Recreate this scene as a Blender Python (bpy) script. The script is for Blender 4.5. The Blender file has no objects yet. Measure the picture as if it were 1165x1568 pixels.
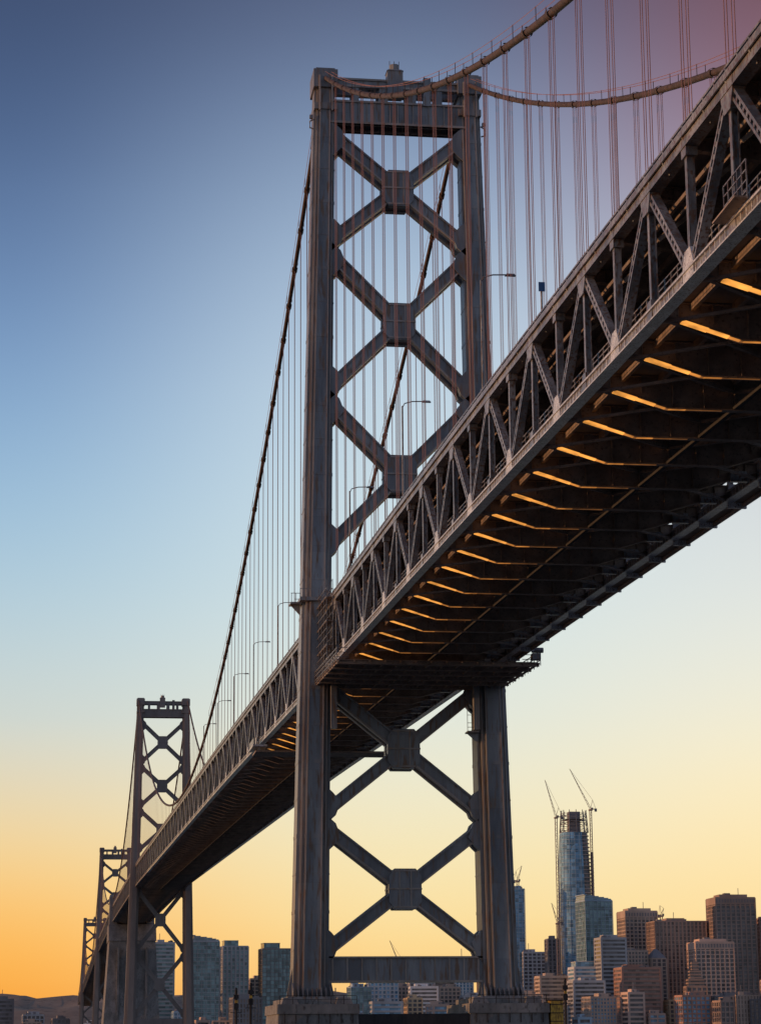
import bpy, math, random
from mathutils import Vector, Matrix
random.seed(7)
ZC=4.0            # eye height above the water
V=Vector
# ------------------------------------------------------------------ materials
def lin(c):
    return tuple(((x/255)/12.92 if x/255<=0.04045 else ((x/255+0.055)/1.055)**2.4) for x in c)+(1,)
def newmat(name):
    m=bpy.data.materials.new(name); m.use_nodes=True
    nt=m.node_tree; b=nt.nodes['Principled BSDF']; return m,nt,b
def paint(name,c1,c2,c3=None,rough=0.55,scale=0.25,metal=0.0,bump=0.05,stretch=0.25,c3pos=(.56,.72),plates=None):
    m,nt,b=newmat(name); N=nt.nodes; L=nt.links
    tc=N.new('ShaderNodeTexCoord'); mp=N.new('ShaderNodeMapping')
    mp.inputs['Scale'].default_value=(1,1,stretch)
    L.new(tc.outputs['Object'],mp.inputs['Vector'])
    n1=N.new('ShaderNodeTexNoise'); n1.inputs['Scale'].default_value=scale; n1.inputs['Detail'].default_value=8; n1.inputs['Roughness'].default_value=0.65
    L.new(mp.outputs[0],n1.inputs['Vector'])
    r=N.new('ShaderNodeValToRGB'); e=r.color_ramp.elements
    e[0].position=0.38; e[0].color=tuple(c1)+(1,); e[1].position=0.62; e[1].color=tuple(c2)+(1,)
    L.new(n1.outputs['Fac'],r.inputs[0]); out=r.outputs[0]
    n2=N.new('ShaderNodeTexNoise'); n2.inputs['Scale'].default_value=scale*9; n2.inputs['Detail'].default_value=6
    L.new(mp.outputs[0],n2.inputs['Vector'])
    if c3:
        r2=N.new('ShaderNodeValToRGB'); r2.color_ramp.elements[0].position=c3pos[0]; r2.color_ramp.elements[1].position=c3pos[1]
        L.new(n2.outputs['Fac'],r2.inputs[0])
        mx=N.new('ShaderNodeMixRGB'); L.new(r2.outputs[0],mx.inputs[0]); L.new(out,mx.inputs[1]); mx.inputs[2].default_value=tuple(c3)+(1,)
        out=mx.outputs[0]
    if plates:
        sp_=N.new('ShaderNodeSeparateXYZ');L.new(tc.outputs['Object'],sp_.inputs[0])
        ad=N.new('ShaderNodeMath');ad.operation='ADD';L.new(sp_.outputs['X'],ad.inputs[0]);L.new(sp_.outputs['Y'],ad.inputs[1])
        cb=N.new('ShaderNodeCombineXYZ');L.new(ad.outputs[0],cb.inputs[0]);L.new(sp_.outputs['Z'],cb.inputs[1])
        br=N.new('ShaderNodeTexBrick');br.inputs['Scale'].default_value=1.0;br.inputs['Brick Width'].default_value=plates[0];br.inputs['Row Height'].default_value=plates[1]
        br.inputs['Mortar Size'].default_value=.02;br.inputs['Mortar Smooth'].default_value=.6
        br.inputs['Color1'].default_value=(.88,.88,.90,1);br.inputs['Color2'].default_value=(1.06,1.05,1.03,1);br.inputs['Mortar'].default_value=(.75,.72,.70,1)
        L.new(cb.outputs[0],br.inputs['Vector'])
        mu=N.new('ShaderNodeMixRGB');mu.blend_type='MULTIPLY';mu.inputs[0].default_value=1;L.new(out,mu.inputs[1]);L.new(br.outputs['Color'],mu.inputs[2]);out=mu.outputs[0]
    L.new(out,b.inputs['Base Color'])
    b.inputs['Roughness'].default_value=rough; b.inputs['Metallic'].default_value=metal
    if bump:
        bp=N.new('ShaderNodeBump'); bp.inputs['Strength'].default_value=0.4; bp.inputs['Distance'].default_value=bump
        L.new(n2.outputs['Fac'],bp.inputs['Height']); L.new(bp.outputs[0],b.inputs['Normal'])
    return m
M={}
M['tower']=paint('tower_paint',(.15,.155,.165),(.33,.335,.335),(.22,.135,.085),scale=.22,rough=.42,stretch=.16,c3pos=(.52,.66),plates=(4.1,5.1))
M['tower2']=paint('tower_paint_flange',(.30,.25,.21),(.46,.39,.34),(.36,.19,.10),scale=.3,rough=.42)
M['truss']=paint('truss_paint',(.13,.135,.145),(.36,.36,.36),(.17,.095,.06),scale=.5,rough=.38,stretch=.6,c3pos=(.49,.63))
M['chord']=paint('chord_paint',(.48,.50,.52),(.80,.81,.82),(.25,.19,.15),scale=.9,rough=.38,stretch=.8,c3pos=(.52,.64))
M['under']=paint('floor_steel',(.25,.19,.15),(.42,.32,.25),(.15,.10,.07),scale=.5,rough=.6,stretch=1)  # raised warm tone stands in for bounce light off the water
M['slab']=paint('deck_concrete',(.17,.14,.12),(.27,.23,.20),None,scale=.4,rough=.85,stretch=1)
M['asphalt']=paint('asphalt',(.04,.04,.04),(.06,.06,.06),None,scale=2,rough=.9,stretch=1)
M['cable']=paint('cable_wrap',(.06,.045,.04),(.12,.08,.065),(.16,.06,.03),scale=1.2,rough=.7,stretch=1)
M['rope']=paint('wire_rope',(.42,.17,.11),(.54,.25,.17),None,scale=1,rough=.5,bump=0)
M['conc']=paint('pier_concrete',(.16,.155,.145),(.31,.29,.27),(.08,.07,.06),scale=.3,rough=.85,stretch=.4)
M['dark']=paint('fender_timber',(.02,.02,.022),(.045,.04,.04),None,scale=.8,rough=.9)
M['yellow']=paint('yellow_paint',(.55,.32,.04),(.8,.48,.07),(.3,.15,.03),scale=.8,rough=.6,c3pos=(.48,.6))
M['blue']=paint('blue_sign_paint',(.01,.07,.2),(.015,.10,.28),None,scale=2,rough=.4)
M['far']=paint('far_steel',(.19,.165,.15),(.29,.25,.225),None,scale=.15,rough=.6,bump=0)  # flat, warm steel colour stands in for distance haze
M['white']=paint('lane_paint',(.7,.7,.68),(.8,.8,.78),None,scale=2,rough=.6,bump=0)
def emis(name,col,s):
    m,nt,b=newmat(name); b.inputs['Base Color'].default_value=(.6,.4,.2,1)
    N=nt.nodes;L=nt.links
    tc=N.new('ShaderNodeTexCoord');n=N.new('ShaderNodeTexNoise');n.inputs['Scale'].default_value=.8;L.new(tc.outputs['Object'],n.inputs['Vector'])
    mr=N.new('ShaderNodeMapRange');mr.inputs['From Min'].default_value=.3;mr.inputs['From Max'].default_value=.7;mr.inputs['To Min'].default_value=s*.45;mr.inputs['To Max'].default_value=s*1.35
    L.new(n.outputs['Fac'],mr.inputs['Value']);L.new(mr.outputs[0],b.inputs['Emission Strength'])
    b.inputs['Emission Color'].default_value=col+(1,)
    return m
M['glow']=emis('painted_glow',(1,.40,.07),.95)  # emission stands in for warm reflected sunset light, not for fixtures
M['glow2']=emis('painted_glow_dim',(1,.36,.06),.5)
M['glow3']=emis('painted_glow_faint',(1,.36,.07),.14)

# ------------------------------------------------------------------ mesh builder
class MB:
    def __init__(s): s.v=[];s.f=[];s.m=[];s.mats=[]
    def mi(s,k):
        if k not in s.mats: s.mats.append(k)
        return s.mats.index(k)
    def hexa(s,P,mat):
        i=len(s.v); s.v+=[tuple(p) for p in P]; k=s.mi(mat)
        for f in ((0,3,2,1),(4,5,6,7),(0,1,5,4),(1,2,6,5),(2,3,7,6),(3,0,4,7)):
            s.f.append(tuple(i+a for a in f)); s.m.append(k)
    def beam(s,a,b,w,h,mat,up=(0,0,1)):
        a=V(a);b=V(b);d=(b-a)
        if d.length<1e-6: return
        d.normalize(); up=V(up)
        sd=d.cross(up)
        if sd.length<1e-3: sd=d.cross(V((0,1,0)))
        sd.normalize(); u=sd.cross(d)
        sd=sd*w/2;u=u*h/2
        s.hexa([a-sd-u,a+sd-u,a+sd+u,a-sd+u,b-sd-u,b+sd-u,b+sd+u,b-sd+u],mat)
    def box(s,c,sx,sy,sz,mat,R=None):
        P=[]
        for z in(-.5,.5):
            for x,y in((-.5,-.5),(.5,-.5),(.5,.5),(-.5,.5)):
                p=V((x*sx,y*sy,z*sz))
                if R: p=R@p
                P.append(V(c)+p)
        s.hexa(P,mat)
    def frus(s,c0,a0,b0,c1,a1,b1,mat):
        P=[]
        for c,a,b in((c0,a0,b0),(c1,a1,b1)):
            for x,y in((-1,-1),(1,-1),(1,1),(-1,1)):
                P.append((c[0]+x*a,c[1]+y*b,c[2]))
        s.hexa(P,mat)
    def prism(s,pts,off,mat):
        i=len(s.v);n=len(pts);k=s.mi(mat);off=V(off)
        s.v+=[tuple(V(p)-off) for p in pts]+[tuple(V(p)+off) for p in pts]
        s.f.append(tuple(range(i,i+n)));s.m.append(k)
        s.f.append(tuple(range(i+2*n-1,i+n-1,-1)));s.m.append(k)
        for j in range(n):
            s.f.append((i+j,i+n+j,i+n+(j+1)%n,i+(j+1)%n));s.m.append(k)
    def tube(s,pts,r,mat,n=8):
        k=s.mi(mat);i0=len(s.v);m=len(pts)
        for j,p in enumerate(pts):
            p=V(p);d=(V(pts[min(j+1,m-1)])-V(pts[max(j-1,0)])).normalized()
            a=d.cross(V((0,0,1)))
            if a.length<1e-3:a=V((1,0,0))
            a.normalize();b=a.cross(d)
            for q in range(n):
                t=2*math.pi*q/n; s.v.append(tuple(p+a*math.cos(t)*r+b*math.sin(t)*r))
        for j in range(m-1):
            for q in range(n):
                s.f.append((i0+j*n+q,i0+j*n+(q+1)%n,i0+(j+1)*n+(q+1)%n,i0+(j+1)*n+q));s.m.append(k)
    def done(s,name,parent=None,smooth=False):
        me=bpy.data.meshes.new(name)
        me.from_pydata([(x,y,z+ZC) for x,y,z in s.v],[],s.f)
        for k in s.mats: me.materials.append(M[k])
        me.polygons.foreach_set('material_index',s.m)
        if smooth: me.polygons.foreach_set('use_smooth',[True]*len(s.f))
        me.update()
        import bmesh
        bm=bmesh.new();bm.from_mesh(me);bmesh.ops.recalc_face_normals(bm,faces=bm.faces);bm.to_mesh(me);bm.free()
        o=bpy.data.objects.new(name,me);bpy.context.scene.collection.objects.link(o)
        if parent:o.parent=parent
        return o
def empty(name):
    o=bpy.data.objects.new(name,None);bpy.context.scene.collection.objects.link(o);return o

# ------------------------------------------------------------------ bridge geometry (metres, z relative to eye)
X0=48.3; HW=10.7; PAN=9.3; TD=8.5
import numpy as np
PY=[-200,117,207,320,504,1024,1378,1732,2436,2900]
PZ=[35.5,44.6,47.6,50.6,56,68,71,68,54,46]
def zb(y): # bottom chord level
    return float(np.mean([np.interp(y+o,PY,PZ) for o in(-40,-20,0,20,40)]))
TW=[(320.4,140.0),(1024.4,149.2),(1732.,142.),(2436.,128.5)]
def cable_z(y):
    if y<=320.4:
        q=320.4-y; return 140-.522*q+.00082*q*q
    def span(y0,z0,y1,z1,S):
        t=(y-y0)/(y1-y0); return z0+(z1-z0)*t-4*S*t*(1-t)
    if y<=1024.4: return span(320.4,140,1024.4,149.2,74)
    if y<=1378: return span(1024.4,149.2,1378,84,17)
    if y<=1732: return span(1378,84,1732,142,17)
    if y<=2436: return span(1732,142,2436,128.5,67)
    return span(2436,128.5,2790,60,17)
bridge=empty('suspension_bridge')
node0=129.7
YN=[node0+PAN*k for k in range(-18,287)]  # even k -> bottom V nodes
KK=list(range(-18,287))
def battened(m,a,b,w,h,mat):
    a=V(a);b=V(b);d=(b-a);L=d.length;d.normalize()
    sd=V((1,0,0));u=sd.cross(d);u.normalize()
    for sg in(-1,1):
        o=u*(h/2-.1)*sg; m.beam(a+o,b+o,w,.2,mat,up=u)
    n=int(L/.85)
    for i in range(n+1):
        p=a+d*(L*(i+.5)/(n+1))
        m.beam(p-d*.17,p+d*.17,w*.9,h-.22,mat,up=u)
def truss(side):
    m=MB();x=X0+side*HW
    for i in range(len(YN)-1):
        k=KK[i];y0,y1=YN[i],YN[i+1];b0,b1=zb(y0),zb(y1);t0,t1=b0+TD,b1+TD
        near=y0<335; F='truss' if y0<900 else 'far'
        CH='chord' if y0<900 else 'far'
        m.beam((x,y0,b0),(x,y1,b1),.62,.62,F)
        m.beam((x,y0,b0-.36),(x,y1,b1-.36),.92,.10,CH)
        m.beam((x,y0,b0+.36),(x,y1,b1+.36),.92,.12,CH)
        if near:
            for q in range(9):
                yy=y0+PAN*(q+.5)/9; zz=zb(yy); m.beam((x,yy,zz-.3),(x,yy,zz+.3),.70,.12,CH,up=(0,1,0))
        m.beam((x,y0,t0),(x,y1,t1),.70,.7,F)
        m.beam((x,y0,t0-.38),(x,y1,t1-.38),.86,.07,F)
        if k%2==0: a,b=(x,y0,b0),(x,y1,t1)
        else: a,b=(x,y0,t0),(x,y1,b1)
        if near: battened(m,a,b,.60 if k%2 else .57,.68,F)
        else: m.beam(a,b,.60,.62,F)
        if near:
            if k%2==0: battened(m,(x,y0,b0),(x,y0,t0),.5,.46,F)
            else:
                m.beam((x,y0,b0),(x,y0,t0),.40,.12,F,up=(0,1,0)); m.beam((x-.19,y0,b0),(x-.19,y0,t0),.08,.45,F,up=(0,1,0)); m.beam((x+.19,y0,b0),(x+.19,y0,t0),.08,.45,F,up=(0,1,0))
        else: m.beam((x,y0,b0),(x,y0,t0),.45,.45,F,up=(0,1,0))
        if y0<700:
            if k%2==0:
                z=b0; pts=[(x,y0-1.25,z-.33),(x,y0+1.25,z-.33),(x,y0+1.15,z+.6),(x,y0+.6,z+1.6),(x,y0-.6,z+1.6),(x,y0-1.15,z+.6)]
                z2=t0; p2=[(x,y0-.5,z2-1.0),(x,y0+.5,z2-1.0),(x,y0+.65,z2+.3),(x,y0-.65,z2+.3)]
            else:
                z=t0; pts=[(x,y0-1.25,z+.33),(x,y0+1.25,z+.33),(x,y0+1.15,z-.6),(x,y0+.6,z-1.6),(x,y0-.6,z-1.6),(x,y0-1.15,z-.6)]
                z2=b0; p2=[(x,y0-.5,z2+1.0),(x,y0+.5,z2+1.0),(x,y0+.65,z2-.3),(x,y0-.65,z2-.3)]
            m.prism(pts,(.385,0,0),CH if k%2==0 else F); m.prism(p2,(.375,0,0),F)
    m.done('stiffening_truss',bridge)
truss(-1);truss(1)
# decks, floor beams, stringers
m=MB();lm=MB();rl=MB()
for i in range(len(YN)-1):
    k=KK[i];y0,y1=YN[i],YN[i+1];b0,b1=zb(y0),zb(y1)
    U='under' if y0<900 else 'far'
    m.beam((X0,y0,b0+1.15),(X0,y1,b1+1.15),2*HW-1.4,.28,'slab')
    m.beam((X0,y0,b0+TD+.48),(X0,y1,b1+TD+.48),2*HW+.9,.2,'slab')
    m.beam((X0,y0,b0+TD+.61),(X0,y1,b1+TD+.61),2*HW-.6,.05,'asphalt')
    m.beam((X0,y0,b0+1.32),(X0,y1,b1+1.32),2*HW-2.,.05,'asphalt')
    for sd in(-1,1):
        x=X0+sd*(HW+.35)
        FF='truss' if y0<900 else 'far'
        m.beam((x,y0,b0+TD+.72),(x,y1,b1+TD+.72),.2,.26,FF)
        m.beam((x,y0,b0+TD+1.12),(x,y1,b1+TD+1.12),.12,.14,FF)
        if y0<700:
            for q in range(4):
                yy=y0+q*PAN/4; zz=zb(yy)+TD; m.beam((x,yy,zz+.8),(x,yy,zz+1.1),.12,.16,FF,up=(0,1,0))
        if y0<520:
            m.beam((x+sd*.14,y0,b0+TD+.45),(x+sd*.14,y1,b1+TD+.45),.10,.34,'truss')
            for q in range(2):
                yy=y0+q*PAN/2; zz=zb(yy)+TD
                m.prism([(x+sd*.12,yy,zz+.3),(x-sd*.35,yy,zz+.3),(x-sd*.35,yy,zz-.5)],(0,.09,0),'truss')
    def fb(y,zt,ze,zm,fl,M_):
        xl,xr=X0-HW+.45,X0+HW-.45
        pts=[(xl,y,zt),(xr,y,zt),(xr,y,ze),(X0+5.,y,zm),(X0-5.,y,zm),(xl,y,ze)]
        m.prism(pts,(0,.06,0),M_)
        for a,b in(((xr,y,ze),(X0+5.,y,zm)),((X0+5.,y,zm),(X0-5.,y,zm)),((X0-5.,y,zm),(xl,y,ze))):
            m.beam(a,b,fl,.09,M_)
        m.beam((xl,y,zt-.1),(xr,y,zt-.1),fl*.9,.09,M_)
        if y<330:
            for q in range(-8,9,2):
                xx=X0+q*1.15; m.beam((xx,y,zt-.15),(xx,y,(zm+.1) if abs(q)<5 else (ze+zm)/2+.3),.05,fl*.8,M_,up=(0,1,0))
    fb(y0,b0+1.0,b0+.15,b0-1.45,.66,U)
    fb(y0+.013,b0+TD+.38,b0+TD-.55,b0+TD-1.2,.5,U)
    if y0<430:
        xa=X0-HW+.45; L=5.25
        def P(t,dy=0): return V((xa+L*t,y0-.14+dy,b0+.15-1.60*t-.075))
        lm.beam(P(.24),P(.56),.80,.06,'glow'); lm.beam(P(.56),P(.82),.58,.05,'glow'); lm.beam(P(.82),P(.96),.38,.045,'glow2'); lm.beam(P(.96),P(1.),.3,.04,'glow3')  # added glowing strips imitate warm light caught by the sloped flange
        a=V((X0-5.,y0-.12,b0-1.45-.07)); lm.beam(a,a+V((1.3,0,0)),.24,.04,'glow2'); lm.beam(a+V((1.3,0,0)),a+V((4,0,0)),.16,.035,'glow3')  # added glow fades out along the level flange
        xx=X0+HW-2.2; m.box((xx,y0-.4,b0-.35),1.5,.5,.9,'truss')
    if y0<1030:
        for q in range(-3,4):
            xx=X0+q*2.75
            m.beam((xx,y0+.1,b0+.72),(xx,y1-.1,b1+.72),.28,.55,U)
            m.beam((xx,y0+.1,b0+TD+.12),(xx,y1-.1,b1+TD+.12),.26,.45,U)
        zz=-.05
        m.beam((X0-HW+.5,y0,b0+zz),(X0,y1,b1+zz-.02),.32,.26,U)
        m.beam((X0+HW-.5,y0,b0+zz-.04),(X0,y1,b1+zz-.06),.32,.26,U)
        if y0<520:
            m.beam((X0-HW+.5,y1,b1+zz-.30),(X0,y0,b0+zz-.34),.2,.2,U)
            m.beam((X0+HW-.5,y1,b1+zz-.32),(X0,y0,b0+zz-.36),.2,.2,U)
            m.beam((X0-HW+.5,y0+.2,b0+TD-3.2),(X0-HW+3.4,y0+.2,b0+TD-.7),.25,.25,U,up=(0,1,0))
            m.beam((X0+HW-.5,y0+.2,b0+TD-3.2),(X0+HW-3.4,y0+.2,b0+TD-.7),.25,.25,U,up=(0,1,0))
        m.beam((X0,y0,b0-1.30),(X0,y1,b1-1.30),.34,.24,'asphalt')
    if y0<520:
        for sd in(-1,1):
            x=X0+sd*(HW-.75)
            for h in(1.75,2.15,2.55): rl.beam((x,y0,b0+h),(x,y1,b1+h),.07,.09,'truss')
            for q in range(6):
                yy=y0+q*PAN/6; z=zb(yy); rl.beam((x,yy,z+1.2),(x,yy,z+2.6),.08,.1,'truss',up=(0,1,0))
        if y0<335:
            x=X0-HW+.55
            for h in(.75,1.1,1.45): rl.beam((x,y0,b0+h),(x,y1,b1+h),.05,.06,'chord')
            for q in range(14):
                yy=y0+q*PAN/14; z=zb(yy); rl.beam((x,yy,z+.4),(x,yy,z+1.45),.05,.06,'chord',up=(0,1,0))
            rl.tube([(X0-HW+1.1,y0,b0+TD-1.6),(X0-HW+1.1,y1,b1+TD-1.6)],.16,'under',6)
            rl.tube([(X0-HW+1.6,y0,b0+TD-1.9),(X0-HW+1.6,y1,b1+TD-1.9)],.10,'under',6)
    if y0<330:
        x=X0+HW+1.1
        rl.beam((x,y0,b0-.25),(x,y1,b1-.25),1.1,.12,'under')
        rl.tube([(x+.35,y0,b0-.55),(x+.35,y1,b1-.55)],.22,'under',6)
        rl.beam((X0+HW,y0+1,b0-.6),(x+.6,y0+1,b0-.6),.3,.5,'chord')
# railed work basket hung on the near truss
for y in(119,):
    z=zb(y)
    for h in(.9,1.5,2.1,2.7): rl.beam((X0-HW-.55,y-2.2,z+h),(X0-HW-.55,y+2.2,z+h),.07,.07,'truss')
    for q in range(6): rl.beam((X0-HW-.55,y-2.2+q*.88,z+.4),(X0-HW-.55,y-2.2+q*.88,z+2.7),.07,.07,'truss',up=(0,1,0))
    rl.box((X0-HW-.9,y,z+.5),.8,4.4,.1,'under')
m.done('road_deck',bridge);lm.done('underdeck_glow_strips',bridge);rl.done('deck_railings',bridge)
m=MB()
for i in range(0,len(YN)-1):
    y=YN[i]
    if y>900:break
    for q in(-5.7,-1.9,1.9,5.7):
        m.beam((X0+q,y,zb(y)+TD+.642),(X0+q,y+3,zb(y+3)+TD+.642),.12,.008,'white')
m.done('lane_markings',bridge)
# work platform under the deck by the tower
m=MB()
z=zb(306)-1.9
for j in range(6):
    y=293+j*5.1
    zz=zb(y)-2.05
    m.beam((X0-12.4,y,zz),(X0+13.9,y,zz),.35,.5,'under')
for q in range(14):
    xx=X0-12.2+q*2.0
    m.beam((xx,292.5,zb(292.5)-1.95),(xx,319,zb(319)-1.95),.22,.22,'under')
m.beam((X0+.5,292.5,zb(292.5)-1.80),(X0+.5,319,zb(319)-1.80),26,.06,'under')
for xx in(X0-12.5,X0+14):
    for h in(.4,1.0,1.6):
        m.beam((xx,292.5,zb(292.5)-1.9+h),(xx,319,zb(319)-1.9+h),.09,.09,'truss')
    for q in range(14):
        y=292.5+q*2.04; m.beam((xx,y,zb(y)-2.2),(xx,y,zb(y)-.2),.09,.09,'truss',up=(0,1,0))
for h in(.4,1.,1.6): 
    m.beam((X0+11.6,292.5,z+h-.3),(X0+14,292.5,z+h-.3),.08,.08,'truss')
    m.beam((X0-12.5,292.5,z+h-.3),(X0-11,292.5,z+h-.3),.08,.08,'truss')
m.box((X0+13.2,291.6,z+.3),1.1,1.3,.8,'truss')
m.tube([(X0+12.6,291.2,z+1.1),(X0+14.1,291.2,z+1.1)],.35,'truss',8)
for y in(306,309,312,315,317.5):
    for xx in(X0-HW-1.5,X0-HW-.7):
        m.beam((xx,y,zb(y)-1.6),(xx,y,zb(y)+TD+2.5),.10,.10,'truss',up=(0,1,0))
for q in range(11):
    h=-1.2+q*1.1
    for xx in(X0-HW-1.5,X0-HW-.7):
        m.beam((xx,306,zb(306)+h),(xx,317.5,zb(317.5)+h),.07,.08,'truss')
    if q%3==0: m.beam((X0-HW-1.1,306,zb(306)+h-.1),(X0-HW-1.1,317.5,zb(317.5)+h-.1),.8,.06,'under')
m.done('work_platform',bridge)
m=MB();y=418
m.box((X0-HW-.8,y,zb(y)-1.2),2.6,9,.35,'chord')
m.box((X0-HW-1.9,y,zb(y)-.5),.12,9,1.3,'truss')
m.box((X0,y,zb(y)-2.1),2*HW+3,7,.3,'under')
for q in(-4,0,4): m.beam((X0-HW-1,y+q,zb(y)-2),(X0-HW-1,y+q,zb(y)+.6),.2,.2,'truss',up=(0,1,0))
m.done('inspection_gantry',bridge)
# ---------------- cables
m=MB();sp=MB();hr=MB()
for side in(-1,1):
    x=X0+side*HW
    ys=[];y=-34.
    while y<2790: ys.append(y); y+= 4.65
    ys=sorted(set(ys+[t[0] for t in TW]+[1378.]))
    m.tube([(x,y,cable_z(y)) for y in ys],.34,'cable',10)
    for y,k in zip(YN,KK):
        if y<-30 or y>2780: continue
        if any(abs(y-t[0])<5 for t in TW) or abs(y-1378)<14: continue
        cz=cable_z(y);tz=zb(y)+TD
        if cz<tz+.6: continue
        if y<520:
            dz=(cable_z(y+.1)-cable_z(y-.1))/.2
            m.tube([(x,y-.45,cz-.45*dz),(x,y+.45,cz+.45*dz)],.46,'cable',10)
        if y<1100:
            for o in ((0,-.30),(0,.30)) if y>340 else ((0,-1.0),(0,-.45),(0,.45),(0,1.0)):
                sp.beam((x,y+o[1],cz if abs(o[1])<.9 else cable_z(y+o[1])),(x,y+o[1],tz),.046 if y<340 else .06,.046 if y<340 else .06,'rope',up=(0,1,0))
        else:
            sp.beam((x,y,cz),(x,y,tz),.10,.10,'rope',up=(0,1,0))
    for sd in(-.42,.42):
        yy=[q for q in ys if q<560 and abs(q-320)>3]
        for seg in([q for q in yy if q<320],[q for q in yy if q>320]):
            hr.tube([(x+sd,q,cable_z(q)+1.25) for q in seg],.03,'rope',4)
            for q in seg[::2]:
                hr.beam((x+sd,q,cable_z(q)+.1),(x+sd,q,cable_z(q)+1.3),.06,.06,'cable',up=(0,1,0))
m.done('main_cables',bridge,True);sp.done('suspender_ropes',bridge);hr.done('cable_hand_ropes',bridge)

# ---------------- towers
def tower(Y,top,base,zd,detail=True,mt='tower',mf='tower2'):
    m=MB()
    H=top-base
    def lx(z): return 13.05-2.35*(z-6)/(141-6) if detail else 12.6-2.7*(z-base)/H
    def w(z):  return 2.42-.92*(z-base)/H
    def dp(z): return 3.5-1.3*(z-base)/H
    for sd in(-1,1):
        c0=(X0+sd*lx(base),Y,base);c1=(X0+sd*lx(top),Y,top)
        m.frus(c0,w(base),dp(base)*.62,c1,w(top),dp(top)*.62,mt)
        m.frus((c0[0],Y,base),w(base)*.52,dp(base),(c1[0],Y,top),w(top)*.52,dp(top),mt)
        m.frus((c0[0],Y,base),w(base)*.78,dp(base)*.82,(c1[0],Y,top),w(top)*.78,dp(top)*.82,mt)
        if detail:
            for q in(-.72,-.47,.47,.72):
                yy=.84 if abs(q)>.6 else 1.0
                a=(c0[0]+q*w(base),Y-dp(base)*yy-.03,base);b=(c1[0]+q*w(top),Y-dp(top)*yy-.03,top-3)
                m.beam(a,b,.12,.12,mf,up=(0,1,0))
        z=base+6.5;j=0
        while z<top-4:
            cx=X0+sd*lx(z)
            m.box((cx,Y,z),w(z)*2*.52+.08,dp(z)*2+.08,.5 if j%2 else .22,mt)
            m.box((cx,Y,z+.05),w(z)*2+.08,dp(z)*2*.62+.08,.45 if j%2 else .2,mt)
            z+=5.1;j+=1
        m.frus((c0[0],Y,base-.1),w(base)+.9,dp(base)+.9,(c0[0],Y,base+.35),w(base)+.9,dp(base)+.9,mt)
        if detail:
            for q in range(-4,5):
                m.prism([(c0[0]+q*.62,Y-dp(base)-.8,base+.3),(c0[0]+q*.62,Y-dp(base)+.9,base+.3),(c0[0]+q*.62,Y-dp(base)+.9,base+2.2),(c0[0]+q*.62,Y-dp(base)-.5,base+1.0)],(.08,0,0),mt)
            for q in range(-5,6):
                m.beam((c0[0]+q*.62,Y-dp(base)-.75,base+.3),(c0[0]+q*.62,Y-dp(base)-.75,base+1.5),.14,.14,mt,up=(0,1,0))
            for s2 in(-1,1):
                m.prism([(c0[0]+s2*w(base),Y-dp(base)*.5,base+.3),(c0[0]+s2*(w(base)+.85),Y-dp(base)*.5,base+.3),(c0[0]+s2*(w(base)+.02),Y-dp(base)*.5,base+4.2)],(0,.12,0),mt)
        m.box((c1[0],Y,top-1.3),w(top)*2+.55,dp(top)*2+.9,2.8,mt)
        m.box((c1[0],Y,top+.25),w(top)*2-.2,dp(top)*2+.1,.35,mt)
        m.box((c1[0],Y,top-5.6),w(top)*2+.35,dp(top)*2+.5,1.0,mt)
        if detail:
            for q in(-1,1): m.beam((c1[0]+q*.9,Y-dp(top)-.6,top-6.5),(c1[0]+q*.9,Y-dp(top)-.6,top-1),.2,.4,mf,up=(0,1,0))
            ox=c1[0]+sd*(w(top)+.7)
            m.tube([(ox-sd*.6,Y-2,top-7.6),(ox+sd*.1,Y-2,top-8.0),(ox+sd*.1,Y-2,top-9.),(ox-sd*.5,Y-2,top-9.2)],.12,mt,6)
            m.box((ox-sd*.1,Y-2,top-7.3),.5,.5,.5,mt)
    def portal(yo):
        for z0,z1 in((top-2.3,top-.9),(top-8.0,top-4.4)):
            zc=(z0+z1)/2
            m.box((X0,Y+yo,zc),2*lx(zc),.5,z1-z0,mt)
            m.box((X0,Y+yo,z0+.15),2*lx(zc),.95,.3,mf); m.box((X0,Y+yo,z1-.15),2*lx(zc),.95,.3,mf)
        for q in(-6.2,-2.1,2.1,6.2): m.box((X0+q,Y+yo,top-3.4),.9 if abs(q)>3 else 1.3,.7,2.4,mt)
        for q in range(-7,8): m.box((X0+q*1.15,Y+yo-.3,top-6.4),.14,.3,3.2,mf)
    portal(-1.6);portal(1.6)
    m.box((X0,Y,top-4.6),2*lx(top),3,.2,mt)
    for q in(-3.6,3.6): m.box((X0+q,Y,top-1.1),.7,3.1,.3,mt)
    m.box((X0-.4,Y-1.5,top-1.6),2.3,2,4.0,mt)
    m.frus((X0-.4,Y-1.5,top+.4),1.25,1.1,(X0-.4,Y-1.5,top+.7),.9,.8,mt)
    m.tube([(X0-.4,Y-1.5,top+.7),(X0-.4,Y-1.5,top+1.3),(X0-.4,Y-1.5,top+1.6)],.75,mt,10)
    for q in(-.7,0,.7): m.beam((X0-.4+q,Y-1.5,top+1),(X0-.4+q,Y-1.5,top+2.3),.09,.09,mt,up=(0,1,0))
    m.box((X0+4.4,Y-1.7,top-2.6),1.1,1.0,4.4,mt)
    def lace(a,b,yo,wd):
        a=V(a);b=V(b);d=(b-a).normalized();u=V((-d.z,0,d.x))
        if u.z<0:u=-u
        m.beam(a,b,.5,wd-.1,mt,up=u)
        for s_ in(-1,1): m.beam(a+u*s_*(wd/2-.12),b+u*s_*(wd/2-.12),1.05,.24,mf if s_<0 else mt,up=u)
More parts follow.
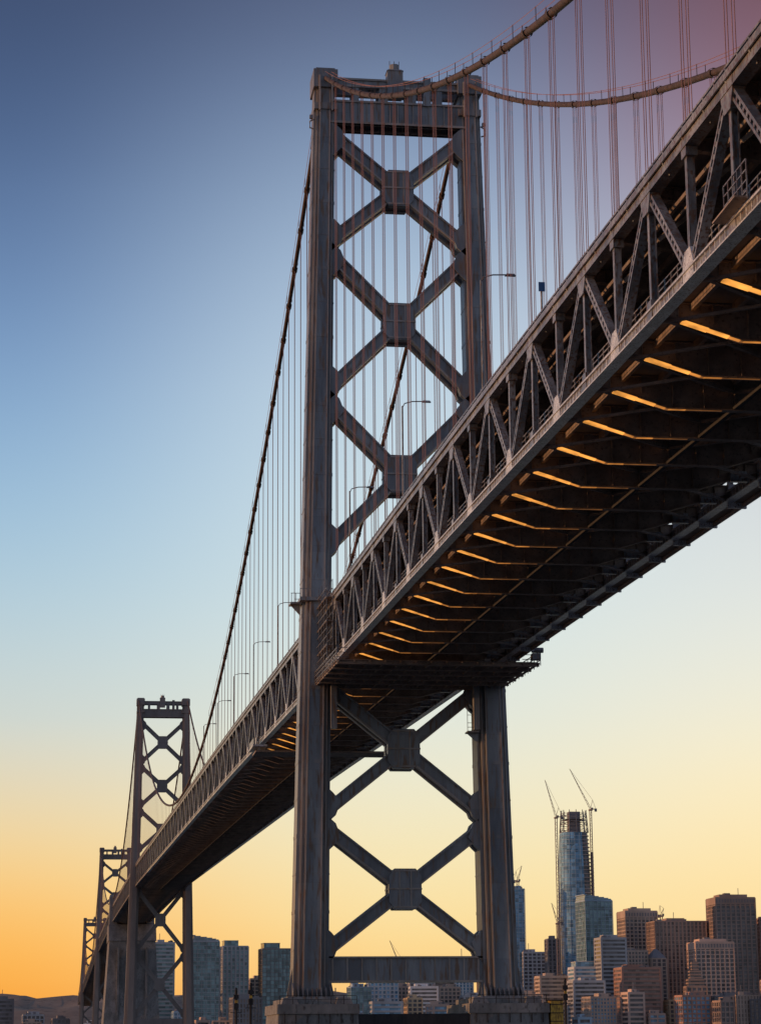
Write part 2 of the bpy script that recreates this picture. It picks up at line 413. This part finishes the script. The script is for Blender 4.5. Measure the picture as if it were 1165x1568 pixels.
    def X(zt,zl,wd=1.75):
        xt=lx(zt)-w(zt)*.8;xl=lx(zl)-w(zl)*.8
        zt_,zl_=zt-1.1,zl+1.1
        for yo in((-1.3,1.3) if detail else (0,)):
            for s_ in(-1,1):
                lace((X0+s_*xt,Y+yo+.012*s_,zt_),(X0-s_*xl,Y+yo+.012*s_,zl_),yo,wd)
            t=xt/(xt+xl);zc=zt_+(zl_-zt_)*t
            a,b=2.25,2.75
            m.prism([(X0-a+.8,Y+yo,zc-b),(X0+a-.8,Y+yo,zc-b),(X0+a,Y+yo,zc-b+1.0),(X0+a,Y+yo,zc+b-1.0),(X0+a-.8,Y+yo,zc+b),(X0-a+.8,Y+yo,zc+b),(X0-a,Y+yo,zc+b-1.0),(X0-a,Y+yo,zc-b+1.0)],(0,.62,0),mt)
            m.box((X0,Y+yo,zc),2*a+.1,1.5,.22,mf); m.box((X0,Y+yo,zc+b-.3),2*a-1.4,1.45,.2,mf); m.box((X0,Y+yo,zc-b+.3),2*a-1.4,1.45,.2,mf)
            for q in(-.8,.8): m.box((X0+q,Y+yo,zc),.18,1.42,2*b-.8,mf)
            for s_ in(-1,1):
                for zz,dr,xx in((zt_,-1,xt),(zl_,1,xl)):
                    ex=X0+s_*(xx+.2)
                    m.prism([(ex,Y+yo,zz-dr*1.9),(ex-s_*1.5,Y+yo,zz-dr*.55),(ex-s_*2.2,Y+yo,zz+dr*1.3),(ex-s_*1.1,Y+yo,zz+dr*2.6),(ex,Y+yo,zz+dr*3.6)],(0,.6,0),mt)
    if detail:
        for a,b in((131.5,112.9),(112.9,90.6),(90.6,67.5),(49.6,30.2),(30.2,11.2)): X(a,b)
        m.box((X0,Y-1.3,10.),2*lx(10),.6,3.4,mt);m.box((X0,Y+1.3,10.),2*lx(10),.6,3.4,mt)
        m.box((X0,Y,11.6),2*lx(10),3.8,.25,mf);m.box((X0,Y,8.4),2*lx(10),3.8,.25,mf)
        for q in range(-5,6): m.box((X0+q*2,Y-1.62,10),.2,.16,2.9,mf)
        for sd in(-1,1):
            cx=X0+sd*lx(60.5); m.box((cx,Y,60.6),w(60)*2+.9,dp(60)*2+1.2,.5,mt)
            for yy in(-1,1):
                m.beam((cx-w(60)-.5,Y+yy*4,61.9),(cx+w(60)+.5,Y+yy*4,61.9),.07,.07,mt)
            for q in range(6):m.beam((cx-w(60)-.5+q*.95,Y-4,60.8),(cx-w(60)-.5+q*.95,Y-4,61.9),.07,.07,mt,up=(0,1,0))
            cx=X0+sd*(lx(60)+w(60)+.9);m.box((cx,Y-1,60.2),1.5,2.4,.25,mt)
            for q in(-.6,0,.6):m.beam((cx+q,Y-2,60.3),(cx+q,Y-2,61.6),.08,.08,mt,up=(0,1,0))
            m.beam((cx-.7,Y-2,61.6),(cx+.7,Y-2,61.6),.08,.08,mt)
            m.prism([(cx-.7,Y-1,60.1),(cx+.7,Y-1,60.1),(cx-sd*.7,Y-1,58.6)],(0,.1,0),mt)
        cx=X0+lx(43)-w(43)-.7
        m.box((cx,Y-2.2,42.3),1.6,2.2,.2,mt)
        for z in(42.9,43.5,44.6,45.6):m.beam((cx-.8,Y-3.2,z),(cx+.8,Y-3.2,z),.07,.07,mt)
        for q in(-.8,0,.8):m.beam((cx+q,Y-3.2,42.3),(cx+q,Y-3.2,45.8),.07,.07,mt,up=(0,1,0))
        m.prism([(cx-.8,Y-2.2,42.2),(cx+.8,Y-2.2,42.2),(cx+.8,Y-2.2,40.8)],(0,.1,0),mt)
        for sd in(-1,1):
            cx=X0+sd*(lx(50)-w(50)-.2)
            m.box((cx,Y-3.3,47),.8,1.2,9,mt)
    else:
        zs=[top-9.5+(zd+TD+6-(top-9.5))*i/3 for i in range(4)]
        for a,b in zip(zs,zs[1:]):X(a,b)
        zs=[zd-1+(12-(zd-1))*i/2 for i in range(3)]
        for a,b in zip(zs,zs[1:]):X(a,b)
        m.box((X0,Y,10.),2*lx(10),3,3.4,mt)
    m.done('bridge_tower',bridge)
tower(TW[0][0],TW[0][1],6.,50.5)
for Yt,tp in TW[1:]: tower(Yt,tp,6.,zb(Yt),False,'far','far')
# piers
def pier(Y,near):
    m=MB()
    for sd in(-1,1):
        c=X0+sd*12.75
        m.frus((c,Y,-9),5.9,9.6,(c,Y,4.1),5.25,8.8,'conc'); m.frus((c,Y,4.05),5.45,9.05,(c,Y,5.3),5.4,9.0,'conc')
        m.box((c,Y,5.65),9,14,.7,'conc')
        if near:
            for q in range(-3,4): m.box((c+q*1.5,Y-9.05,3.4),.10,.2,1.2,'dark')
            for q in(-1,1): m.frus((c+q*3.6,Y-6.2,5.25),1.2,1.4,(c+q*3.6,Y-6.2,6.2),.8,.8,'conc')
    m.box((X0,Y,-2.5),15,15,13,'dark')
    if near:
        m.box((X0,Y-8.4,2.9),15.2,.8,2.0,'dark')
        m.box((X0+19.2,Y-7.6,3.4),1.7,2.6,4.4,'yellow'); m.box((X0+19.2,Y-7.6,5.65),1.9,2.8,.15,'dark')
        for q in range(4): m.box((X0+19.2,Y-7.6,1.8+q*1.1),1.8,2.7,.1,'dark')
        for c in(-12.75,12.75):
            for q in range(-3,4): m.beam((X0+c+q*1.7,Y-8.6,5.3),(X0+c+q*1.7,Y-8.6,6.4),.08,.08,'dark',up=(0,1,0))
            m.beam((X0+c-5.1,Y-8.6,6.4),(X0+c+5.1,Y-8.6,6.4),.07,.07,'dark'); m.beam((X0+c-5.1,Y-8.6,5.9),(X0+c+5.1,Y-8.6,5.9),.05,.05,'dark')
    m.done('bridge_pier',bridge)
for i,(Yt,tp) in enumerate(TW): pier(Yt,i==0)
m=MB()
m.frus((X0,1378,-9),17,28,(X0,1378,60),13,22,'conc');m.frus((X0,1378,59),13.5,23,(X0,1378,68.5),13.5,16,'conc')
m.box((X0,1378,83),26,10,4,'far')
for sd in(-1,1): m.frus((X0+sd*10.7,1378,60),2.4,8,(X0+sd*10.7,1378,86),2,4,'conc')
for q in(-8,0,8): m.box((X0+q,1353.5,25),1.2,3,60,'conc')
m.done('cable_anchorage',bridge)
# ---------------- street lamps and small things on the upper deck
for y in[198,246,292,340,388,436,484,532,580]:
    for sd in(-1,1):
        m=MB();x=X0+sd*(HW+.1);z=zb(y)+TD+.7
        zt=zb(y)+9.8+11.05
        m.tube([(x,y,z),(x,y,z+5),(x,y,zt-.6)],.10,'truss',6)
        m.box((x,y,z+.4),.4,.4,.8,'truss')
        m.tube([(x,y,zt-.8),(x-sd*.25,y,zt-.3),(x-sd*1.1,y,zt-.05),(x-sd*2.3,y,zt)],.065,'truss',6)
        m.frus((x-sd*2.7,y,zt-.1),.5,.2,(x-sd*2.7,y,zt+.1),.35,.12,'truss')
        m.done('street_lamp')
m=MB();y=172;x=X0-HW-.2;z=zb(y)+TD+.7
m.tube([(x,y,z),(x,y,z+2.7)],.09,'truss',6);m.box((x,y-.15,z+2.6),.5,.1,.75,'blue');m.box((x,y-.09,z+2.6),.3,.06,.6,'truss')
m.done('traffic_sign')
for y in(318,342):
    m=MB();x=X0-HW-.3+ (5 if y==318 else 0);z=zb(y)+TD+.7
    m.tube([(x,y,z),(x,y,z+3.2)],.09,'truss',6);m.box((x,y,z+3.4),.5,.4,.7,'truss');m.beam((x-.6,y,z+2.2),(x+.6,y,z+2.2),.1,.1,'truss');m.done('traffic_signal')
for (x,y,h) in((15.7,198,4.6),(17.0,199,5.0),(43.2,196,5.2)):
    m=MB()
    m.tube([(x,y,-6),(x,y,0),(x,y,h)],.11,'dark',8)
    m.box((x,y,h-.6),.42,.3,.35,'dark');m.box((x,y,h-1.4),.36,.3,.5,'dark');m.beam((x-.45,y,h-1.9),(x+.45,y,h-1.9),.07,.07,'dark')
    m.beam((x+.0,y-.14,h-.2),(x,y-.14,h+.15),.16,.16,'dark',up=(0,1,0))
    m.box((x,y-.18,h-1.0),.22,.12,.22,'yellow')
    m.done('channel_marker_post')

# ------------------------------------------------------------------ city
YAW=math.radians(8.09)
cs,sn=math.cos(YAW),math.sin(YAW)
def cpos(R,F): return (R*cs+F*sn, -R*sn+F*cs)
def wallmat(name,c):
    M[name]=paint(name,tuple(min(.85,q*1.2) for q in c),tuple(min(.9,q*1.75) for q in c),None,scale=.03,rough=.8,bump=0)
def glassmat(name,c,r=.18):
    m,nt,b=newmat(name);N=nt.nodes;L=nt.links
    tc=N.new('ShaderNodeTexCoord');vo=N.new('ShaderNodeTexWhiteNoise')
    sc=N.new('ShaderNodeVectorMath');sc.operation='MULTIPLY';sc.inputs[1].default_value=(1/4.,1/4.,1/3.9)
    fl=N.new('ShaderNodeVectorMath');fl.operation='FLOOR'
    L.new(tc.outputs['Object'],sc.inputs[0]);L.new(sc.outputs[0],fl.inputs[0]);L.new(fl.outputs[0],vo.inputs['Vector'])
    r_=N.new('ShaderNodeValToRGB');e=r_.color_ramp.elements
    e[0].color=tuple(q*.8 for q in c)+(1,);e[1].color=tuple(q*2.4 for q in c)+(1,)
    L.new(vo.outputs['Value'],r_.inputs[0]);L.new(r_.outputs[0],b.inputs['Base Color'])
    b.inputs['Roughness'].default_value=r
    M[name]=m
wallmat('w_tan',(.39,.29,.22));wallmat('w_brown',(.29,.20,.155));wallmat('w_grey',(.33,.32,.31));wallmat('w_white',(.54,.52,.50));wallmat('w_dark',(.17,.155,.15));wallmat('w_blue',(.27,.34,.38));wallmat('w_pink',(.43,.30,.23));wallmat('w_ochre',(.45,.32,.19));wallmat('w_rust',(.32,.18,.13))
glassmat('g_dark',(.085,.08,.08));glassmat('g_blue',(.12,.23,.31),.12);glassmat('g_green',(.12,.19,.19),.15);glassmat('g_warm',(.15,.11,.09),.2)
def building(name,R,F,w,d,h,rot=12,wall='w_grey',glass='g_dark',style='grid',fh=3.9,bay=4.2,crown=None,base=-2.,podium=True):
    m=MB();cx,cy=cpos(R,F)
    a=-YAW+math.radians(rot);Rm=Matrix.Rotation(a,3,'Z')
    def bx(x,y,z,sx,sy,sz,mat): m.box(V((cx,cy,0))+Rm@V((x,y,0))+V((0,0,z)),sx,sy,sz,mat,Rm)
    bx(0,0,(h+base)/2,w-1.2,d-1.2,h-base-.3,glass)
    n=max(3,int((h-base)/fh));fh=(h-base)/n
    t={'grid':1.3,'bands':1.8,'vert':.9,'glass':.4}[style]
    for i in range(n+1): bx(0,0,base+i*fh,w-.2,d-.2,t if i<n else t+.6,wall)
    pw={'grid':1.3,'bands':.0,'vert':1.7,'glass':.3}[style]
    if pw:
        nx=max(2,int(w/bay));ny=max(2,int(d/bay))
        for i in range(nx+1):
            x=-w/2+w*i/nx
            for s_ in(-1,1): bx(x*.98,s_*(d/2-.25),(h+base)/2,pw,.6,h-base,wall)
        for i in range(ny+1):
            y=-d/2+d*i/ny
            for s_ in(-1,1): bx(s_*(w/2-.24),y*.98,(h+base)/2,.6,pw,h-base,wall)
    else:
        for sx in(-1,1):
            for sy in(-1,1): bx(sx*(w/2-.9),sy*(d/2-.9),(h+base)/2,1.9,1.9,h-base,wall)
    bx(0,0,h+.5,w*.97,d*.97,.6,wall)
    if crown=='band':
        bx(0,0,h-3.4,w+.3,d+.3,6.4,wall); bx(0,0,h+2.2,w*.7,d*.6,3.2,wall)
        for i in range(int(w/3)): bx(-w/2+1.5+i*3,-d/2-.2,h-3.2,1.3,.3,3.6,'w_dark')
        bx(w*.2,0,h+7,.5,.5,8,'w_dark');bx(-w*.1,0,h+4.6,w*.15,d*.2,2,'w_dark')
    elif crown=='arch':
        for i in range(7):
            q=math.cos((i/6-.0)*math.pi/2); bx(-w*.5*(1-q)*.9,0,h+1+i*.9,max(w*q*.98,3),d*.9,.95,glass if i%2 else wall)
    elif crown=='step':
        bx(-w*.15,0,h+3,w*.55,d*.7,6,glass); bx(-w*.15,0,h+6.2,w*.57,d*.72,.5,wall)
    elif crown=='setback':
        q=h
        for k_,s_ in enumerate((.78,.56,.34)):
            bx(0,0,q+4,w*s_-.8,d*s_-.8,8,glass)
            for j in range(3): bx(0,0,q+.6+j*3,w*s_,d*s_,1.3,wall)
            q+=8
        bx(0,0,q+4,.6,.6,9,'w_dark')
    elif crown=='pyramid':
        P=[V((cx,cy,0))+Rm@V((sx*w*.48,sy*d*.48,0))+V((0,0,h+.9)) for sx,sy in((-1,-1),(1,-1),(1,1),(-1,1))]
        Q=[V((cx,cy,0))+Rm@V((sx*w*.08,sy*d*.08,0))+V((0,0,h+10)) for sx,sy in((-1,-1),(1,-1),(1,1),(-1,1))]
        m.hexa(P+Q,'w_dark')
    else:
        bx(random.uniform(-.15,.15)*w,0,h+2.2,w*random.uniform(.3,.6),d*.5,3.4,wall)
        for q in range(3): bx(random.uniform(-.4,.4)*w,-d*.2,h+1.6,w*random.uniform(.06,.14),d*.15,random.uniform(1.5,3.5),'w_dark')
        if random.random()<.4: bx(random.uniform(-.3,.3)*w,0,h+6,.5,.5,9,'w_dark')
    m.done(name)
B=building
B('office_tower',216,2430,30,32,142,14,'w_blue','g_green','glass',crown='arch')
B('office_tower',274,2560,36,34,138,10,'w_tan','g_dark','grid',crown='band')
B('office_tower',308.6,2500,56,36,124,8,'w_brown','g_warm','vert')
B('office_tower',364,2480,43,36,147,8,'w_brown','g_dark','vert',crown='band',bay=5)
B('office_tower',330,2400,40,34,98,8,'w_pink','g_dark','grid',crown='band',bay=4.6)
B('office_tower',411,2520,34,34,127,8,'w_rust','g_warm','grid')
B('office_building',227,2380,27,24,102,12,'w_grey','g_dark','bands')
B('office_building',249,2450,41,30,92,6,'w_tan','g_dark','grid',bay=3.2)
B('office_building',248,2330,40,30,71,10,'w_rust','g_warm','bands')
B('office_building',207,2400,38,30,74,8,'w_white','g_blue','bands',crown='step')
B('office_building',195,2300,32,28,58,8,'w_grey','g_dark','bands')
B('office_building',292,2330,34,24,40,8,'w_ochre','g_dark','grid')
B('office_building',279,2440,16,20,84,14,'w_tan','g_dark','vert',crown='pyramid')
B('office_building',299,2290,20,20,52,2,'w_brown','g_dark','grid',crown='setback')
B('office_building',352,2320,26,22,44,10,'w_tan','g_warm','vert',bay=3)
B('office_building',378,2310,22,22,58,6,'w_pink','g_dark','grid',bay=3.1)
B('office_tower',147,2600,13,14,166,20,'w_blue','g_blue','glass')
B('office_building',162,2600,25,24,97,10,'w_grey','g_dark','grid')
B('office_building',179,2520,13,14,108,10,'w_dark','g_dark','vert')
B('office_building',170,2420,30,24,66,10,'w_tan','g_warm','bands')
B('office_building',-2,2500,30,24,68,10,'w_white','g_blue','grid',crown='step')
B('office_building',-26,2460,22,20,58,14,'w_blue','g_green','glass')
B('office_building',40,2440,29,24,57,4,'w_white','g_dark','bands')
B('office_building',67,2500,22,22,58,10,'w_tan','g_dark','grid')
B('office_building',92,2450,26,22,48,10,'w_grey','g_dark','bands')
B('office_building',15,2540,22,20,60,8,'w_pink','g_dark','grid')
B('office_tower',-115,2500,31,28,99,12,'w_dark','g_green','glass',crown='step')
B('office_tower',-158,2500,27,26,102,12,'w_grey','g_green','vert',crown='step')
B('office_tower',-185,2450,28,26,105,12,'w_grey','g_green','glass',crown='arch')
B('office_tower',-233,2500,23,24,106,12,'w_grey','g_green','bands')
B('office_building',-138,2560,15,18,70,12,'w_tan','g_dark','grid')
B('office_building',-393,2450,24,20,48,12,'w_dark','g_dark','bands')
B('office_building',-368,2500,22,20,33,12,'w_grey','g_dark','grid')
B('office_building',-205,2600,24,20,75,12,'w_pink','g_dark','grid')
ws=['w_tan','w_brown','w_grey','w_white','w_dark','w_blue','w_pink','w_tan','w_ochre','w_brown','w_rust']
for i in range(52):
    R=-215+ i*12.8+random.uniform(-5,5)
    if -100<R<-40 and i%2: continue
    B('office_building',R,random.uniform(2200,2330) if i%2 else random.uniform(2620,2800),random.uniform(12,30),20,random.uniform(22,46) if i%2 else random.uniform(42,74),random.uniform(0,22),random.choice(ws),random.choice(['g_dark','g_blue','g_warm']),random.choice(['grid','bands','vert']),fh=random.uniform(3.2,4.6),bay=random.uniform(2.8,5.5),crown=random.choice([None,None,None,'setback','pyramid','step']) if i%2==0 else None)
for i in range(14):
    R=-420+i*15
    B('apartment_building',R,random.uniform(2400,2700),random.uniform(14,22),18,random.uniform(18,28),random.uniform(0,18),random.choice(ws),'g_dark','grid')
def skyscraper(R,F,hw,h):
    m=MB();cx,cy=cpos(R,F);n=36;fh=4.2;nf=int(h/fh)
    def ring(z,s,k):
        out=[]
        for q in range(n):
            t=2*math.pi*q/n; c,s_=math.cos(t),math.sin(t)
            r=(abs(c)**3.2+abs(s_)**3.2)**(-1/3.2)*s
            out.append((cx+r*c*k,cy+r*s_*k,z))
        return out
    def sc(z):
        t=max(0,(z/h-.45)/.55); return hw*(1-.30*t**2.2)
    def rings(za,zb_,k,mat,sel=lambda q:True):
        a=ring(za,sc(za),k);b=ring(zb_,sc(zb_),k);i0=len(m.v);m.v+=a+b;kk=m.mi(mat)
        for q in range(n):
            if sel(q):
                m.f.append((i0+q,i0+(q+1)%n,i0+n+(q+1)%n,i0+n+q));m.m.append(kk)
    rt=lambda q:29<=q<=35 or q<3
    for i in range(nf):
        z=-2+i*fh; fr=z/h
        crown=fr>.88
        if crown:
            rings(z,z+.6,1.0,'w_dark')
            for q in range(0,n,3):
                a=ring(z,sc(z),1)[q];b=ring(z+fh,sc(z+fh),1)[q];c=ring(z+fh,sc(z+fh),1)[(q+3)%n]
                m.beam(a,b,.7,.7,'w_dark',up=(0,1,0)); 
                if i%2: m.beam(a,c,.45,.45,'w_dark')
        else:
            rings(z,z+.5,1.012,'w_blue',lambda q:not rt(q) or fr<.55)
            rings(z+.5,z+fh,1.0,'g_blue',lambda q:not rt(q) or fr<.55)
            rings(z+.4,z+fh,.93,'g_dark',lambda q:rt(q) and fr>=.55)
            rings(z,z+.9,1.0,'w_pink',lambda q:rt(q) and fr>=.55)
    for z in(h*.88,h*.94,h*.6):
        i0=len(m.v);m.v+=ring(z,sc(z)*.93,1);m.f.append(tuple(range(i0,i0+n)));m.m.append(m.mi('w_dark'))
    m.frus((cx,cy,h*.84),hw*.35,hw*.35,(cx,cy,h*.975),hw*.33,hw*.33,'w_dark')
    for q in range(0,n,2):
        if rt(q):continue
        zz=[0,h*.3,h*.5,h*.65,h*.78,h*.88]
        for a,b in zip(zz,zz[1:]): m.beam(ring(a,sc(a),1.01)[q],ring(b,sc(b),1.01)[q],.35,.35,'w_blue',up=(0,1,0))
    x=cx+hw*.95;
    m.beam((x,cy-hw*.6,0),(x,cy-hw*.6,h*.8),2.2,2.2,'w_brown',up=(0,1,0))
    for i in range(0,int(h*.8/4.2)): m.box((x,cy-hw*.6,i*4.2),2.8,2.8,.5,'w_tan')
    m.done('glass_skyscraper')
skyscraper(213,2620,18.5,259)
M['crane']=paint('crane_paint',(.42,.28,.21),(.52,.36,.28),None,scale=.3,rough=.6,bump=0)
def crane(R,F,z0,zm,bx,bz,cxo):
    m=MB();x,y=cpos(R,F);s=1.1
    for a in(-s,s):
        for b in(-s,s): m.beam((x+a,y+b,z0),(x+a,y+b,zm),.42,.42,'crane',up=(0,1,0))
    z=z0;k=1
    while z<zm-3:
        m.beam((x-s*k,y-s,z),(x+s*k,y-s,z+3),.3,.3,'crane');m.beam((x-s,y-s*k,z),(x-s,y+s*k,z+3),.3,.3,'crane');z+=3;k=-k
    m.box((x,y,zm+.6),4,4,1.6,'crane');m.box((x+1.6,y-1.6,zm+2),1.8,1.8,2.4,'w_dark')
    A=V((x,y,zm+2));Bp=V((x+bx,y,zm+bz));d=(Bp-A);L=d.length;d.normalize();u=V((-d.z,0,d.x))
    m.beam(A+u*.9,Bp,.4,.4,'crane');m.beam(A-u*.9,Bp,.4,.4,'crane')
    n=int(L/4)
    for i in range(n):
        t0=i/n;t1=(i+1)/n;e=1 if i%2 else -1
        m.beam(A+d*L*t0+u*.9*e*(1-t0),A+d*L*t1-u*.9*e*(1-t1),.28,.28,'crane')
    m.beam(A,V((x+cxo,y,zm+1.5)),1.2,.9,'crane');m.box((x+cxo,y,zm+.6),2.4,2.2,3.4,'w_dark')
    T=V((x+cxo*.45,y,zm+12));m.beam(A,T,.4,.4,'crane');m.beam(V((x+cxo,y,zm+2)),T,.3,.3,'crane');m.beam(T,Bp,.22,.22,'crane')
    m.done('tower_crane')
crane(189,2560,0,240,-11.5,42,7)
crane(234,2640,150,256,-23,47,6)
crane(182,2480,0,122,-6,22,5)
crane(148,2600,160,174,5,18,-4)
crane(20,2560,40,74,-14,36,5)
crane(298,2540,118,132,3,9,-3)

# ------------------------------------------------------------------ ground, water, hills
def sheet(name,x0,x1,y0,y1,z,mat):
    me=bpy.data.meshes.new(name);me.from_pydata([(x0,y0,z),(x1,y0,z),(x1,y1,z),(x0,y1,z)],[],[(0,1,2,3)]);me.materials.append(mat)
    o=bpy.data.objects.new(name,me);bpy.context.scene.collection.objects.link(o);return o
wm,nt,b=newmat('bay_water');b.inputs['Base Color'].default_value=(.03,.045,.05,1);b.inputs['Roughness'].default_value=.12
N=nt.nodes;L=nt.links
tc=N.new('ShaderNodeTexCoord');n=N.new('ShaderNodeTexNoise');n.inputs['Scale'].default_value=.25;n.inputs['Detail'].default_value=8
L.new(tc.outputs['Object'],n.inputs['Vector']);bp=N.new('ShaderNodeBump');bp.inputs['Strength'].default_value=.6;bp.inputs['Distance'].default_value=.6
L.new(n.outputs['Fac'],bp.inputs['Height']);L.new(bp.outputs[0],b.inputs['Normal'])
sheet('water',-30000,30000,-15000,40000,0,wm)
gm=paint('city_ground',(.10,.10,.09),(.16,.15,.14),None,scale=.02,rough=.9,bump=0,stretch=1)
sheet('ground',-2500,4000,2130,12000,1.6,gm)
M['hill']=paint('hill_grass',(.24,.17,.12),(.36,.26,.18),(.13,.10,.07),scale=.006,rough=.95,bump=0,stretch=1)
m=MB();nx,ny=260,22;k=m.mi('hill')
from mathutils import noise
for j in range(ny):
    for i in range(nx):
        x=-3500+i*30;y=5200+j*95
        e=math.sin(math.pi*j/(ny-1))
        hx=128+45*noise.noise(V((x*.0011,3.1,0)))+30*noise.noise(V((x*.004,y*.004,2)))+12*noise.noise(V((x*.02,y*.01,5)))+4*noise.noise(V((x*.06,y*.05,9)))
        m.v.append((x,y,max(-3,e*hx*1.0)-3))
for j in range(ny-1):
    for i in range(nx-1):
        m.f.append((j*nx+i,j*nx+i+1,(j+1)*nx+i+1,(j+1)*nx+i));m.m.append(k)
m.done('hills',None,True)

# ------------------------------------------------------------------ sky
sc=bpy.context.scene
w=bpy.data.worlds.new('World');sc.world=w;w.use_nodes=True;nt=w.node_tree;N=nt.nodes;L=nt.links;N.clear()
out=N.new('ShaderNodeOutputWorld');bg=N.new('ShaderNodeBackground');bg2=N.new('ShaderNodeBackground');add=N.new('ShaderNodeAddShader')
tc=N.new('ShaderNodeTexCoord');sep=N.new('ShaderNodeSeparateXYZ');L.new(tc.outputs['Generated'],sep.inputs[0])
def math_(op,a,b=None,clamp=False):
    n=N.new('ShaderNodeMath');n.operation=op;n.use_clamp=clamp
    for i,q in enumerate((a,b)):
        if q is None:continue
        if isinstance(q,(int,float)):n.inputs[i].default_value=q
        else:L.new(q,n.inputs[i])
    return n.outputs[0]
def mrange(v,a,b):
    n=N.new('ShaderNodeMapRange');n.interpolation_type='SMOOTHSTEP'
    L.new(v,n.inputs['Value']);n.inputs['From Min'].default_value=a;n.inputs['From Max'].default_value=b;return n.outputs[0]
zf=math_('MULTIPLY',sep.outputs['Z'],2.0)
az=math_('ARCTAN2',sep.outputs['X'],sep.outputs['Y'])
def ypos(y):
    el=math.radians(12.876)+math.atan((784-y)/3570);return math.sin(el)*2
def ramp(stops):
    r=N.new('ShaderNodeValToRGB');cr=r.color_ramp;st=sorted((p,c) for p,c in stops)
    cr.interpolation='B_SPLINE'
    cr.elements[0].position=st[0][0];cr.elements[0].color=lin(st[0][1]);cr.elements[1].position=st[-1][0];cr.elements[1].color=lin(st[-1][1])
    for p,c in st[1:-1]:
        e=cr.elements.new(p);e.color=lin(c)
    L.new(zf,r.inputs[0]);return r.outputs[0]
up=[(1.0,(54,64,98))]
left=ramp([(ypos(y),c) for y,c in((-100,(58,72,104)),(0,(62,78,112)),(150,(72,93,131)),(300,(88,113,153)),(500,(114,145,187)),(700,(145,180,212)),(900,(174,203,219)),(1100,(206,214,208)),(1200,(226,213,182)),(1300,(242,210,150)),(1400,(251,192,104)),(1500,(251,172,68)),(1560,(244,158,62)))]+up)
cen=ramp([(ypos(y),c) for y,c in((-100,(76,86,116)),(0,(84,95,126)),(200,(126,146,178)),(400,(165,187,211)),(600,(192,212,227)),(900,(208,225,229)),(1100,(224,229,218)),(1250,(241,231,195)),(1400,(250,223,158)),(1500,(252,206,130)),(1570,(240,185,115)))]+up)
rig=ramp([(ypos(y),c) for y,c in((-100,(98,66,80)),(0,(112,78,90)),(200,(148,114,130)),(400,(174,160,174)),(700,(206,212,218)),(900,(222,227,224)),(1050,(235,233,217)),(1200,(250,236,198)),(1400,(255,222,155)),(1500,(248,206,138)),(1570,(235,185,120)))]+up)
back=ramp([(0.0,(165,160,160)),(.12,(165,165,170)),(.25,(156,162,174)),(.6,(125,138,165)),(1.0,(85,100,138))])
def mix(f,a,b):
    n=N.new('ShaderNodeMixRGB');L.new(f,n.inputs[0]);L.new(a,n.inputs[1]);L.new(b,n.inputs[2]);return n.outputs[0]
c=mix(mrange(az,math.radians(-2),math.radians(9)),left,cen)
c=mix(mrange(az,math.radians(9),math.radians(19)),c,rig)
c=mix(mrange(math_('MULTIPLY',sep.outputs['Y'],-1),-.8,.0),c,back)
L.new(c,bg.inputs[0]);bg.inputs[1].default_value=1.0
sky=N.new('ShaderNodeTexSky');sky.sky_type='NISHITA';sky.sun_disc=False
SE=math.radians(4);SA=math.radians(-93)   # azimuth measured from +Y towards +X
sky.sun_elevation=SE;sky.sun_rotation=SA
L.new(sky.outputs[0],bg2.inputs[0]);bg2.inputs[1].default_value=.008
L.new(bg.outputs[0],add.inputs[0]);L.new(bg2.outputs[0],add.inputs[1]);L.new(add.outputs[0],out.inputs[0])
sd=bpy.data.lights.new('sun','SUN');sd.energy=2.1;sd.angle=math.radians(.5);sd.color=(1,.52,.24)
so=bpy.data.objects.new('sun',sd);sc.collection.objects.link(so)
dirv=V((math.sin(SA)*math.cos(SE),math.cos(SA)*math.cos(SE),math.sin(SE)))
so.rotation_euler=(-dirv).to_track_quat('-Z','Y').to_euler()
# ------------------------------------------------------------------ camera
cam=bpy.data.cameras.new('camera');co=bpy.data.objects.new('camera',cam);sc.collection.objects.link(co);sc.camera=co
p=math.radians(12.876);roll=math.radians(.45)
f=V((math.sin(YAW)*math.cos(p),math.cos(YAW)*math.cos(p),math.sin(p)))
r=f.cross(V((0,0,1))).normalized();u=r.cross(f)
r2=r*math.cos(roll)-u*math.sin(roll);u2=r*math.sin(roll)+u*math.cos(roll)
R3=Matrix((r2,u2,-f)).transposed().to_4x4();R3.translation=V((0,0,ZC))
co.matrix_world=R3
cam.sensor_fit='VERTICAL';cam.sensor_height=36;cam.lens=3570/1568*36
cam.clip_start=.5;cam.clip_end=60000
sc.view_settings.view_transform='Standard';sc.view_settings.look='None';sc.view_settings.exposure=0
